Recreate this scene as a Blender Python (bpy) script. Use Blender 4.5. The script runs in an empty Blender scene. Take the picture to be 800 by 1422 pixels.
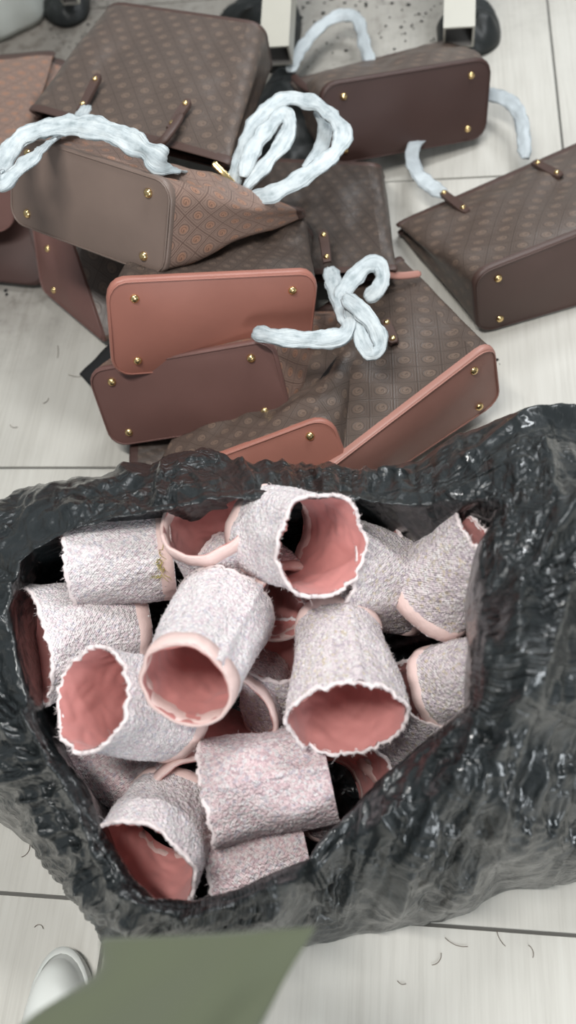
import bpy, bmesh, math, random
from mathutils import Vector, Matrix, noise
S = bpy.context.scene
C = S.collection
random.seed(7)

# ------------------------------------------------------------------ camera
F = 1241.0                      # focal length in pixels of the 800x1422 frame
H = 1.0996                      # camera height over the floor
RT = Matrix(((0.9889855, -0.0064360, 0.1478721),
             (0.0783953, 0.8701881, -0.4864430),
             (-0.1255458, 0.4926776, 0.8611080)))   # camera axes in world space
cd = bpy.data.cameras.new('camera'); cam = bpy.data.objects.new('camera', cd); C.objects.link(cam)
M4 = RT.to_4x4(); M4.translation = (0, 0, H); cam.matrix_world = M4
cd.sensor_fit = 'VERTICAL'; cd.sensor_height = 24.0; cd.lens = 24.0 * F / 1422.0
cd.clip_start = 0.01; cd.clip_end = 50
cd.dof.use_dof = True; cd.dof.focus_distance = 1.08; cd.dof.aperture_fstop = 2.0
S.camera = cam

# ------------------------------------------------------------------ light
w = bpy.data.worlds.new('world'); S.world = w; w.use_nodes = True
w.node_tree.nodes['Background'].inputs[0].default_value = (0.86, 0.95, 1.0, 1)
w.node_tree.nodes['Background'].inputs[1].default_value = 0.27
def area(name, loc, target, size, size_y, power, col):
    ld = bpy.data.lights.new(name, 'AREA'); ld.shape = 'RECTANGLE'; ld.size = size; ld.size_y = size_y
    ld.energy = power; ld.color = col
    o = bpy.data.objects.new(name, ld); C.objects.link(o); o.location = loc
    o.rotation_euler = (Vector(target) - Vector(loc)).to_track_quat('-Z', 'Y').to_euler()
    return o
area('unseen_ceiling_lamp', (-0.5, 0.1, 2.7), (-0.2, 0.7, 0), 1.2, 0.16, 46, (1.0, 0.99, 0.96))
area('unseen_ceiling_lamp', (0.55, 1.9, 2.7), (0.4, 1.0, 0), 1.2, 0.16, 38, (0.95, 0.98, 1.0))  # unseen, added overhead so the black film catches highlights
area('unseen_ceiling_lamp', (0.9, 3.6, 2.7), (0.6, 1.9, 0), 1.2, 0.16, 26, (0.93, 0.97, 1.0))
area('added_daylight_fill', (1.3, -2.3, 1.5), (0.0, 0.5, 0.1), 1.1, 0.9, 50, (0.90, 0.96, 1.0))  # unseen source added behind the camera to brighten bases and film
S.view_settings.view_transform = 'Standard'; S.view_settings.look = 'None'
S.view_settings.exposure = 0.13; S.view_settings.gamma = 1.0; S.view_settings.use_curve_mapping = False

# ------------------------------------------------------------------ helpers
def P(x, y, z=0.0):
    """the point of height z that stands where the photograph shows pixel (x, y)"""
    d = RT @ Vector((x - 400, 711 - y, -F))
    return Vector((0, 0, H)) + d * ((z - H) / d.z)
def proj(p):
    q = RT.transposed() @ (Vector(p) - Vector((0, 0, H)))
    return (400 + F * q.x / -q.z, 711 - F * q.y / -q.z)
def thing(name, label, cat, loc, group=None):
    o = bpy.data.objects.new(name, None); C.objects.link(o); o.location = loc
    o.empty_display_size = 0.05
    return tag(o, label, cat, group)
def tag(o, label=None, cat=None, group=None, kind=None):
    if label: o['label'] = label
    if cat: o['category'] = cat
    if group: o['group'] = group
    if kind: o['kind'] = kind
    return o
def origin(o):
    p = Vector((0, 0, 0))
    while o: p += o.location; o = o.parent
    return p
def mesh(name, verts, faces, mat, parent=None, smooth=True, uvs=None, label=None, loc=None, mats=None, fm=None):
    """verts in world space; the object sits at loc (a world point) or at its parent's origin"""
    base = origin(parent) if parent else Vector((0, 0, 0))
    at = Vector(loc) if loc is not None else base
    me = bpy.data.meshes.new(name)
    me.from_pydata([tuple(Vector(v) - at) for v in verts], [], faces)
    if uvs:
        ul = me.uv_layers.new(name='UVMap').data
        for p in me.polygons:
            for li in p.loop_indices:
                ul[li].uv = uvs[me.loops[li].vertex_index]
    for m in (mats or [mat]): me.materials.append(m)
    if fm:
        for p, k in zip(me.polygons, fm): p.material_index = k
    if smooth:
        me.polygons.foreach_set('use_smooth', [True] * len(me.polygons))
    me.update()
    o = bpy.data.objects.new(name, me); C.objects.link(o)
    o.parent = parent; o.location = at - base
    if label: o['label'] = label
    return o
def grid_faces(nu, nv, close_u=False, off=0, flip=False):
    f = []
    for j in range(nv - 1):
        for i in range(nu if close_u else nu - 1):
            a = off + j * nu + i; b = off + j * nu + (i + 1) % nu
            q = (a, b, b + nu, a + nu)
            f.append(q[::-1] if flip else q)
    return f
def catmull(pts, n):
    """n samples along a smooth curve through pts (tuples of any length)"""
    out = []; m = len(pts) - 1
    for k in range(n):
        t = k / (n - 1) * m; i = min(int(t), m - 1); t -= i
        p0 = pts[max(i - 1, 0)]; p1 = pts[i]; p2 = pts[i + 1]; p3 = pts[min(i + 2, m)]
        out.append([0.5 * (2 * b + (c - a) * t + (2 * a - 5 * b + 4 * c - d) * t * t + (3 * b - a - 3 * c + d) * t ** 3)
                    for a, b, c, d in zip(p0, p1, p2, p3)])
    return out
def N3(p, s, k=0.0): return noise.noise(Vector((p[0] * s + k, p[1] * s + 1.7 * k, p[2] * s - k)))

# ------------------------------------------------------------------ materials
class NT:
    def __init__(s, name):
        s.m = bpy.data.materials.new(name); s.m.use_nodes = True
        s.n = s.m.node_tree.nodes; s.l = s.m.node_tree.links; s.b = s.n['Principled BSDF']
    def node(s, t, **kw):
        n = s.n.new(t)
        for k, v in kw.items(): setattr(n, k, v)
        return n
    def link(s, a, b): s.l.new(a, b)
    def put(s, sock, v):
        if isinstance(v, (int, float)): sock.default_value = v
        elif isinstance(v, tuple): sock.default_value = v
        else: s.link(v, sock)
    def math(s, op, a, b=0.0, c=None, clamp=False):
        n = s.node('ShaderNodeMath', operation=op, use_clamp=clamp)
        s.put(n.inputs[0], a); s.put(n.inputs[1], b)
        if c is not None: s.put(n.inputs[2], c)
        return n.outputs[0]
    def mix(s, f, a, b):
        n = s.node('ShaderNodeMix', data_type='RGBA')
        s.put(n.inputs[0], f); s.put(n.inputs[6], a); s.put(n.inputs[7], b)
        return n.outputs[2]
    def noise(s, vec, scale, detail=4, rough=0.55, out=0):
        n = s.node('ShaderNodeTexNoise'); s.link(vec, n.inputs['Vector'])
        n.inputs['Scale'].default_value = scale; n.inputs['Detail'].default_value = detail
        n.inputs['Roughness'].default_value = rough
        return n.outputs[out]
    def voro(s, vec, scale, feature='F1', out='Distance'):
        n = s.node('ShaderNodeTexVoronoi', feature=feature); s.link(vec, n.inputs['Vector'])
        n.inputs['Scale'].default_value = scale
        return n.outputs[out]
    def mapping(s, vec, scale, rot=(0, 0, 0)):
        n = s.node('ShaderNodeMapping'); s.link(vec, n.inputs[0]); n.inputs['Scale'].default_value = scale
        n.inputs['Rotation'].default_value = rot
        return n.outputs[0]
    def ramp(s, f, stops):
        n = s.node('ShaderNodeValToRGB'); s.link(f, n.inputs[0]); e = n.color_ramp.elements
        while len(e) < len(stops): e.new(0.5)
        for el, (p, c) in zip(e, stops): el.position = p; el.color = c
        return n.outputs[0]
    def bump(s, h, strength, dist=0.002, prev=None):
        n = s.node('ShaderNodeBump'); s.link(h, n.inputs['Height'])
        n.inputs['Strength'].default_value = strength; n.inputs['Distance'].default_value = dist
        if prev: s.link(prev, n.inputs['Normal'])
        return n.outputs[0]
    def obj(s): return s.node('ShaderNodeTexCoord').outputs['Object']
    def pos(s): return s.node('ShaderNodeNewGeometry').outputs['Position']
    def uv(s): return s.node('ShaderNodeTexCoord').outputs['UV']
    def set(s, **kw):
        names = dict(col='Base Color', rough='Roughness', metal='Metallic', normal='Normal', spec='Specular IOR Level',
                     sheen='Sheen Weight', coat='Coat Weight', coatr='Coat Roughness', trans='Transmission Weight', sss='Subsurface Weight', alpha='Alpha')
        for k, v in kw.items(): s.put(s.b.inputs[names[k]], v)
        return s.m
def c4(r, g, b): return (r, g, b, 1)

def mat_tile():
    t = NT('tile_porcelain'); p = t.pos()
    oi = t.node('ShaderNodeObjectInfo').outputs['Random']
    ad = t.node('ShaderNodeVectorMath', operation='ADD'); t.link(p, ad.inputs[0])
    cb = t.node('ShaderNodeCombineXYZ'); t.link(t.math('MULTIPLY', oi, 7.0), cb.inputs[0]); t.link(t.math('MULTIPLY', oi, 5.0), cb.inputs[1])
    t.link(cb.outputs[0], ad.inputs[1]); p2 = ad.outputs[0]
    g1 = t.noise(t.mapping(p2, (150, 5, 1)), 1.0, 5, 0.7)
    g2 = t.noise(t.mapping(p2, (22, 2.2, 1)), 1.0, 3, 0.6)
    g3 = t.noise(p2, 3.0, 3, 0.5)
    a = t.math('ADD', t.math('MULTIPLY', g1, 0.6), t.math('MULTIPLY', g2, 0.4))
    col = t.ramp(a, [(0.30, c4(0.43, 0.405, 0.36)), (0.5, c4(0.55, 0.525, 0.475)), (0.72, c4(0.62, 0.60, 0.55))])
    col = t.mix(t.math('MULTIPLY', g3, 0.35), col, c4(0.56, 0.55, 0.51))
    # trodden-in dirt towards the work corner (far left)
    sp = t.node('ShaderNodeSeparateXYZ'); t.link(p, sp.inputs[0])
    d = t.math('SUBTRACT', sp.outputs[1], t.math('MULTIPLY', sp.outputs[0], 0.95))
    d = t.math('ADD', d, t.math('MULTIPLY', t.noise(p, 5.0, 5, 0.65), 0.5))
    dm = t.math('MULTIPLY', t.math('SUBTRACT', d, 1.70), 3.0, clamp=True)
    spots = t.math('MULTIPLY', t.math('SUBTRACT', t.noise(p, 38, 4, 0.7), 0.50), 5.0, clamp=True)
    dm = t.math('MULTIPLY', dm, t.math('ADD', t.math('ADD', 0.36, t.math('MULTIPLY', t.math('MULTIPLY', sp.outputs[0], -1.2, clamp=True), 0.5)), t.math('MULTIPLY', spots, 0.25)), clamp=True)
    col = t.mix(dm, col, c4(0.125, 0.108, 0.092))
    # faint grime everywhere
    gr = t.math('MULTIPLY', t.math('SUBTRACT', t.noise(p, 9, 6, 0.7), 0.56), 2.0, clamp=True)
    col = t.mix(t.math('MULTIPLY', gr, 0.35), col, c4(0.36, 0.345, 0.31))
    return t.set(col=col, rough=0.42, spec=0.35, normal=t.bump(a, 0.25, 0.001))
def plain(name, col, rough=0.6, metal=0.0, bs=0, bstr=0.2, var=0.0, **kw):
    t = NT(name); c = c4(*col); nrm = None
    if bs:
        n = t.noise(t.obj(), bs, 4, 0.6); kw['normal'] = t.bump(n, bstr, 0.002)
    if var:
        n2 = t.noise(t.obj(), 25, 4, 0.6)
        c = t.mix(n2, c4(*[v * (1 - var) for v in col]), c4(*[min(1, v * (1 + var)) for v in col]))
    return t.set(col=c, rough=rough, metal=metal, **kw)
def mat_monogram(name, base, mid, line, per=0.031, gloss=0.42):
    """coated canvas printed with a trellis of double lines and ringed letters"""
    t = NT(name); u = t.node('ShaderNodeSeparateXYZ'); t.link(t.uv(), u.inputs[0])
    x = t.math('DIVIDE', u.outputs[0], per); y = t.math('DIVIDE', u.outputs[1], per * 1.12)
    a = t.math('ADD', x, y); b = t.math('SUBTRACT', x, y)
    fa = t.math('SUBTRACT', t.math('FRACT', t.math('ADD', a, 100.0)), 0.5)
    fb = t.math('SUBTRACT', t.math('FRACT', t.math('ADD', b, 100.0)), 0.5)
    ea = t.math('ABSOLUTE', fa); eb = t.math('ABSOLUTE', fb)
    e = t.math('MAXIMUM', ea, eb)
    def band(v, lo, hi, s=28.0):
        return t.math('MULTIPLY', t.math('MULTIPLY', t.math('SUBTRACT', v, lo), s, clamp=True), t.math('MULTIPLY', t.math('SUBTRACT', hi, v), s, clamp=True))
    lat = t.math('MAXIMUM', band(e, 0.455, 0.60), band(e, 0.36, 0.415))
    # back to cell x,y for the ringed letter
    cx = t.math('MULTIPLY', t.math('ADD', fa, fb), 0.7071); cy = t.math('MULTIPLY', t.math('SUBTRACT', fa, fb), 0.7071)
    r = t.math('SQRT', t.math('ADD', t.math('MULTIPLY', cx, cx), t.math('MULTIPLY', cy, cy)))
    ring = band(r, 0.245, 0.315)
    ring2 = band(r, 0.10, 0.165)
    gap = t.math('MULTIPLY', t.math('GREATER_THAN', cx, 0.03), t.math('GREATER_THAN', cy, 0.0))
    bar = t.math('MULTIPLY', t.math('MULTIPLY', t.math('LESS_THAN', t.math('ABSOLUTE', cy), 0.03), t.math('GREATER_THAN', cx, 0.0)), t.math('LESS_THAN', cx, 0.15))
    glyph = t.math('MAXIMUM', t.math('MULTIPLY', ring2, t.math('SUBTRACT', 1.0, gap)), bar)
    pat = t.math('MAXIMUM', t.math('MAXIMUM', lat, ring), glyph)
    disc = t.math('MULTIPLY', t.math('SUBTRACT', 0.26, r), 12.0, clamp=True)
    n = t.noise(t.obj(), 9, 4, 0.6)
    col = t.mix(t.math('MULTIPLY', disc, 0.75), c4(*base), c4(*mid))
    col = t.mix(t.math('MULTIPLY', pat, 0.8), col, c4(*line))
    col = t.mix(t.math('MULTIPLY', n, 0.35), col, c4(*[v * 0.5 for v in base]))
    gn = t.noise(t.obj(), 700, 2, 0.6)
    h = t.math('ADD', t.math('MULTIPLY', pat, 0.6), t.math('MULTIPLY', gn, 0.4))
    return t.set(col=col, rough=gloss, spec=0.55, normal=t.bump(h, 0.35, 0.0012))
def mat_leather(name, col, rough=0.42):
    t = NT(name); p = t.obj()
    g = t.voro(p, 900); n = t.noise(p, 14, 4, 0.6)
    c = t.mix(n, c4(*[v * 0.86 for v in col]), c4(*[v * 1.12 for v in col]))
    return t.set(col=c, rough=rough, spec=0.5, normal=t.bump(g, 0.12, 0.0006))
def mat_tweed(name, a, b, c_, d):
    t = NT(name); uv = t.uv(); p = t.obj()
    k = t.voro(p, 330, out='Color'); sp = t.node('ShaderNodeSeparateColor'); t.link(k, sp.inputs[0])
    r = sp.outputs[0]
    col = t.ramp(r, [(0.0, c4(*a)), (0.30, c4(*b)), (0.55, c4(*c_)), (0.80, c4(0.80, 0.77, 0.76)), (1.0, c4(*d))])
    col = t.mix(t.math('MULTIPLY', t.noise(p, 34, 4, 0.6), 0.5), col, c4(*c_))
    # woven slubs: crossing rows of thick yarn
    u = t.node('ShaderNodeSeparateXYZ'); t.link(uv, u.inputs[0])
    wob = t.math('MULTIPLY', t.noise(uv, 60, 2, 0.5), 3.0)
    su = t.math('SINE', t.math('ADD', t.math('MULTIPLY', u.outputs[0], 2100), wob))
    sv = t.math('SINE', t.math('ADD', t.math('MULTIPLY', u.outputs[1], 2100), wob))
    wv = t.math('MULTIPLY', su, sv)
    sl = t.noise(t.mapping(uv, (260, 34, 1)), 1.0, 3, 0.7)
    col = t.mix(t.math('MULTIPLY', t.math('SUBTRACT', 0.43, sl), 5.0, clamp=True), col, c4(*[v * 0.55 for v in b]))
    vv = t.voro(p, 300)
    h = t.math('ADD', t.math('MULTIPLY', vv, 1.1), t.math('ADD', t.math('MULTIPLY', wv, 0.22), sl))
    return t.set(col=col, rough=0.92, spec=0.15, sheen=0.25, normal=t.bump(h, 0.9, 0.0028))
def mat_plastic():
    t = NT('black_bin_liner'); p = t.obj()
    wp = t.node('ShaderNodeVectorMath', operation='ADD'); t.link(p, wp.inputs[0])
    wn = t.node('ShaderNodeVectorMath', operation='SCALE'); t.link(t.noise(p, 9, 2, 0.5, 1), wn.inputs[0]); wn.inputs['Scale'].default_value = 0.10
    t.link(wn.outputs[0], wp.inputs[1]); q = wp.outputs[0]
    def ridged(vec, scale, det):
        n = t.node('ShaderNodeTexNoise', noise_type='RIDGED_MULTIFRACTAL', normalize=True); t.link(vec, n.inputs['Vector'])
        n.inputs['Scale'].default_value = scale; n.inputs['Detail'].default_value = det; n.inputs['Roughness'].default_value = 0.5
        return n.outputs[0]
    fl = t.node('ShaderNodeAttribute', attribute_name='flow').outputs['Vector']
    a = ridged(t.mapping(fl, (1.6, 1.6, 1.5)), 1.0, 4)
    b = ridged(t.mapping(q, (34, 30, 40), (0.1, 0.3, -0.4)), 1.0, 3)
    c = t.noise(q, 120, 3, 0.6)
    h = t.math('ADD', t.math('MULTIPLY', a, 1.0), t.math('ADD', t.math('MULTIPLY', b, 0.4), t.math('MULTIPLY', c, 0.05)))
    # patches of tight crinkles
    msk = t.math('MULTIPLY', t.math('SUBTRACT', t.noise(p, 7, 3, 0.6), 0.44), 5.0, clamp=True)
    e1 = t.voro(t.mapping(fl, (3.0, 3.0, 2.2)), 1.0, feature='DISTANCE_TO_EDGE'); e2 = t.voro(q, 75, feature='DISTANCE_TO_EDGE')
    ck = t.math('MULTIPLY', t.math('ADD', t.math('MULTIPLY', e1, 0.6), t.math('MULTIPLY', e2, 0.5)), t.math('ADD', 0.15, msk))
    return t.set(col=c4(0.012, 0.015, 0.016), rough=0.34, spec=0.55, coat=0.6, coatr=0.10, normal=t.bump(ck, 1.0, 0.012, t.bump(h, 1.0, 0.020)))

MT = mat_tile()
GROUT = plain('grout', (0.13, 0.125, 0.115), 0.9, bs=300)
MONO = mat_monogram('monogram_dark', (0.115, 0.083, 0.067), (0.21, 0.145, 0.108), (0.062, 0.044, 0.035), 0.040)
MONO_RED = mat_monogram('monogram_copper', (0.29, 0.19, 0.15), (0.44, 0.22, 0.135), (0.11, 0.062, 0.048), 0.040)
MONO_BLK = mat_monogram('monogram_blackish_and_shaded', (0.082, 0.060, 0.049), (0.14, 0.10, 0.078), (0.032, 0.024, 0.020), 0.032)  # for blackish totes, and for the shaded face of the tan-red one
LEA = dict(brown=mat_leather('leather_brown', (0.165, 0.082, 0.070)), taupe=mat_leather('leather_taupe_sheen', (0.175, 0.125, 0.103)),  # taupe: brown leather with its grey gloss put into the colour
           tan=mat_leather('leather_tan', (0.36, 0.145, 0.108)), rose=mat_leather('leather_rose', (0.42, 0.205, 0.165)),
           dark=mat_leather('leather_dark', (0.055, 0.026, 0.021), 0.5), cocoa=mat_leather('leather_cocoa', (0.075, 0.042, 0.034), 0.5))
BLACK = plain('black_lining', (0.012, 0.012, 0.013), 0.8, bs=120)
GOLD = plain('brass', (0.86, 0.62, 0.30), 0.22, 1.0)
TISSUE = NT('tissue_wrap'); _u = TISSUE.uv(); _a = TISSUE.noise(TISSUE.mapping(_u, (26, 300, 1), (0, 0, 0.08)), 1.0, 4, 0.6); _b = TISSUE.noise(TISSUE.obj(), 60, 4, 0.6)
TISSUE = TISSUE.set(col=TISSUE.ramp(TISSUE.math('ADD', TISSUE.math('MULTIPLY', _a, 0.6), TISSUE.math('MULTIPLY', _b, 0.4)), [(0.34, c4(0.27, 0.32, 0.335)), (0.46, c4(0.46, 0.51, 0.53)), (0.60, c4(0.60, 0.645, 0.655))]),
                    rough=0.42, spec=0.5, normal=TISSUE.bump(_a, 0.8, 0.0025))
TISSUE_G = plain('translucent_wrap', (0.44, 0.48, 0.50), 0.4, bs=110, bstr=0.6, var=0.3, spec=0.5)
LINING = plain('pink_lining', (0.64, 0.27, 0.25), 0.58, bs=40, bstr=0.35, var=0.07, sheen=0.2)
HEM = plain('pale_pink_hem', (0.76, 0.56, 0.52), 0.62, bs=160, bstr=0.35, var=0.06)
TW = [mat_tweed('tweed_white', (0.68, 0.52, 0.58), (0.90, 0.77, 0.79), (0.95, 0.88, 0.87), (0.60, 0.56, 0.66)),
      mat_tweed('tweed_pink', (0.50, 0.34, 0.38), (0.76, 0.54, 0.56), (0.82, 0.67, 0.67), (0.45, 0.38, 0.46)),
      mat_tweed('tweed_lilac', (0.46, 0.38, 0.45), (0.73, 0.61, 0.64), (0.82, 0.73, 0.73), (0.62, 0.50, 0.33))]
FUZZ = plain('tweed_fibre', (0.80, 0.70, 0.69), 0.8)
YELLOW = plain('yellow_thread', (0.50, 0.42, 0.06), 0.7)
PLASTIC = mat_plastic()
STEEL = plain('painted_steel', (0.46, 0.44, 0.38), 0.4, bs=40, bstr=0.05, var=0.05)
STEEL_IN = plain('dull_steel', (0.16, 0.15, 0.14), 0.5)
RUBBER = plain('black_rubber', (0.012, 0.014, 0.014), 0.5, bs=60, bstr=0.4)
OLIVE = NT('olive_twill'); _p = OLIVE.uv()
_w = OLIVE.node('ShaderNodeTexWave'); OLIVE.link(_p, _w.inputs['Vector']); _w.inputs['Scale'].default_value = 300; _w.bands_direction = 'DIAGONAL'
OLIVE = OLIVE.set(col=c4(0.092, 0.104, 0.062), rough=0.85, sheen=0.15, normal=OLIVE.bump(_w.outputs['Fac'], 0.15, 0.0008))
WHITE_RUBBER = plain('white_rubber', (0.74, 0.75, 0.71), 0.42, bs=30, bstr=0.05)
WHITE_FILM = NT('milky_film'); WHITE_FILM = WHITE_FILM.set(col=c4(0.62, 0.64, 0.60), rough=0.35, trans=0.25, normal=WHITE_FILM.bump(WHITE_FILM.noise(WHITE_FILM.obj(), 25, 4, 0.6), 0.4, 0.004))
CRUMB = plain('black_crumb', (0.012, 0.012, 0.012), 0.9)
LINT = plain('brown_lint', (0.16, 0.12, 0.09), 0.9)

# ------------------------------------------------------------------ floor
TS, GAP = 0.60, 0.0016
def box(x0, y0, z0, x1, y1, z1):
    v = [(x0, y0, z0), (x1, y0, z0), (x1, y1, z0), (x0, y1, z0), (x0, y0, z1), (x1, y0, z1), (x1, y1, z1), (x0, y1, z1)]
    return v, [(3, 2, 1, 0), (4, 5, 6, 7), (0, 1, 5, 4), (1, 2, 6, 5), (2, 3, 7, 6), (3, 0, 4, 7)]
vx, fx = box(-3.4, -2.4, -0.05, 3.6, 4.4, -0.0025)
floor = mesh('floor', vx, fx, GROUT, smooth=False); tag(floor, kind='structure')
X0, Y0 = 0.2419, 0.0963
def tile_mesh():
    bm = bmesh.new(); h = TS / 2 - GAP
    vs = [bm.verts.new(p) for p in ((-h, -h, 0), (h, -h, 0), (h, h, 0), (-h, h, 0))]
    top = bm.faces.new(vs)
    r = bmesh.ops.extrude_face_region(bm, geom=[top]); bmesh.ops.translate(bm, verts=[e for e in r['geom'] if isinstance(e, bmesh.types.BMVert)], vec=(0, 0, 0))
    # body below, a fine arris around the face
    for v in vs: v.co.z = -0.004
    for e in r['geom']:
        if isinstance(e, bmesh.types.BMVert): e.co.x *= 0.9975; e.co.y *= 0.9975
    bmesh.ops.recalc_face_normals(bm, faces=bm.faces)
    me = bpy.data.meshes.new('tile'); bm.to_mesh(me); bm.free(); me.materials.append(MT); return me
tm = tile_mesh()
for i in range(-5, 5):
    for j in range(-4, 6):
        o = bpy.data.objects.new('tile', tm); C.objects.link(o); o.parent = floor
        o.location = (X0 + (i + 0.5) * TS, Y0 + (j + 0.5) * TS, 0.0)

# ------------------------------------------------------------------ tote bags
def rrect(n, r, w, d):
    """n points round a rounded rectangle of half sizes w, d as (u, v) in -1..1, plus the run of its perimeter in metres"""
    segs = []; L = []
    pts = []
    m = 400; per = []
    for k in range(4):
        cx, cy = [(w - r, -d + r), (w - r, d - r), (-w + r, d - r), (-w + r, -d + r)][k]
        a0 = [-90, 0, 90, 180][k]
        for q in range(13):
            a = math.radians(a0 + 90 * q / 12); per.append((cx + r * math.cos(a), cy + r * math.sin(a)))
    per.append(per[0]); acc = [0]
    for a, b in zip(per, per[1:]): acc.append(acc[-1] + math.hypot(b[0] - a[0], b[1] - a[1]))
    tot = acc[-1]; out = []; j = 0
    for k in range(n):
        s = tot * k / n
        while acc[j + 1] < s: j += 1
        f = (s - acc[j]) / max(acc[j + 1] - acc[j], 1e-9)
        x = per[j][0] * (1 - f) + per[j + 1][0] * f; y = per[j][1] * (1 - f) + per[j + 1][1] * f
        out.append((x / w, y / d, s))
    return out, tot
def bil(Q, u, v):
    a = (1 - u) / 2; b = (1 + u) / 2; c = (1 - v) / 2; d = (1 + v) / 2
    return Q[0] * (a * c) + Q[1] * (b * c) + Q[2] * (b * d) + Q[3] * (a * d)
def sphere_bits(c, n, r, h):
    """a domed stud: centre c, axis n"""
    n = n.normalized(); t = n.orthogonal().normalized(); b = n.cross(t); v = []; f = []
    prof = [(1.0, 0.0), (1.0, 0.25), (0.86, 0.62), (0.5, 0.92)]
    for pr, ph in prof:
        for k in range(12):
            a = k * math.pi / 6; v.append(c + (t * math.cos(a) + b * math.sin(a)) * r * pr + n * h * ph)
    f = grid_faces(12, 4, True); v.append(c + n * h); top = len(v) - 1
    f += [(36 + k, 36 + (k + 1) % 12, top) for k in range(12)]
    return v, f
def ribbon(name, pts, width, thick, mat, parent, up=Vector((0, -0.45, 0.9)), crinkle=0.0020, seg=None, label=None, taper=0.75, puff=0.0):
    """a soft strap swept through pts (px, py, z[, twist]); rounded flat section"""
    W = [tuple(P(p[0], p[1], p[2])) + ((p[3] if len(p) > 3 else 0.0),) for p in pts]
    L = sum(math.dist(a[:3], b[:3]) for a, b in zip(W, W[1:]))
    n = seg or max(12, int(L / 0.006)); cs = catmull(W, n); m = 24
    V = []; UV = []; run = 0; last = None; side = None
    for i, c in enumerate(cs):
        p = Vector(c[:3]); q = Vector(cs[min(i + 1, n - 1)][:3]) - Vector(cs[max(i - 1, 0)][:3]); q.normalize()
        s0 = q.cross(up)
        if s0.length < 0.15 and side: s0 = side
        s0.normalize()
        if side: s0 = (s0 * 0.5 + side * 0.5); s0 = (s0 - q * s0.dot(q)).normalized()
        side = s0; nn = s0.cross(q).normalized()
        rot = Matrix.Rotation(c[3], 3, q); sd = rot @ side; nn = rot @ nn
        if last: run += (p - last).length
        last = p
        e = min(1.0, 0.55 + 8 * min(i, n - 1 - i) / n) if taper < 1 else 1.0
        wv = width * e * (1 + puff * N3((run, 0, 0), 45, 3.3))
        for k in range(m):
            a = 2 * math.pi * k / m
            ca = math.cos(a); sa = math.sin(a)
            x = math.copysign(abs(ca) ** 0.6, ca) * wv / 2; y = math.copysign(abs(sa) ** 0.8, sa) * thick / 2
            v = p + sd * x + nn * y
            nz = crinkle * (1.0 * (0.5 - abs(N3((run * 26, k * 0.5, 0), 1.0, 5.0)) * 2) + 0.8 * N3((run * 60, k * 1.1, 0), 1.0, 9.0) + 0.9 * N3(v, 120, 2.0))
            V.append(v + (sd * ca + nn * sa) * nz); UV.append((run, k / m * width * 2))
    F_ = grid_faces(m, n, True); F_.append(tuple(range(m))[::-1]); F_.append(tuple(range(len(V) - m, len(V))))
    return mesh(name, V, F_, mat, parent, uvs=UV, label=label)

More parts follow.
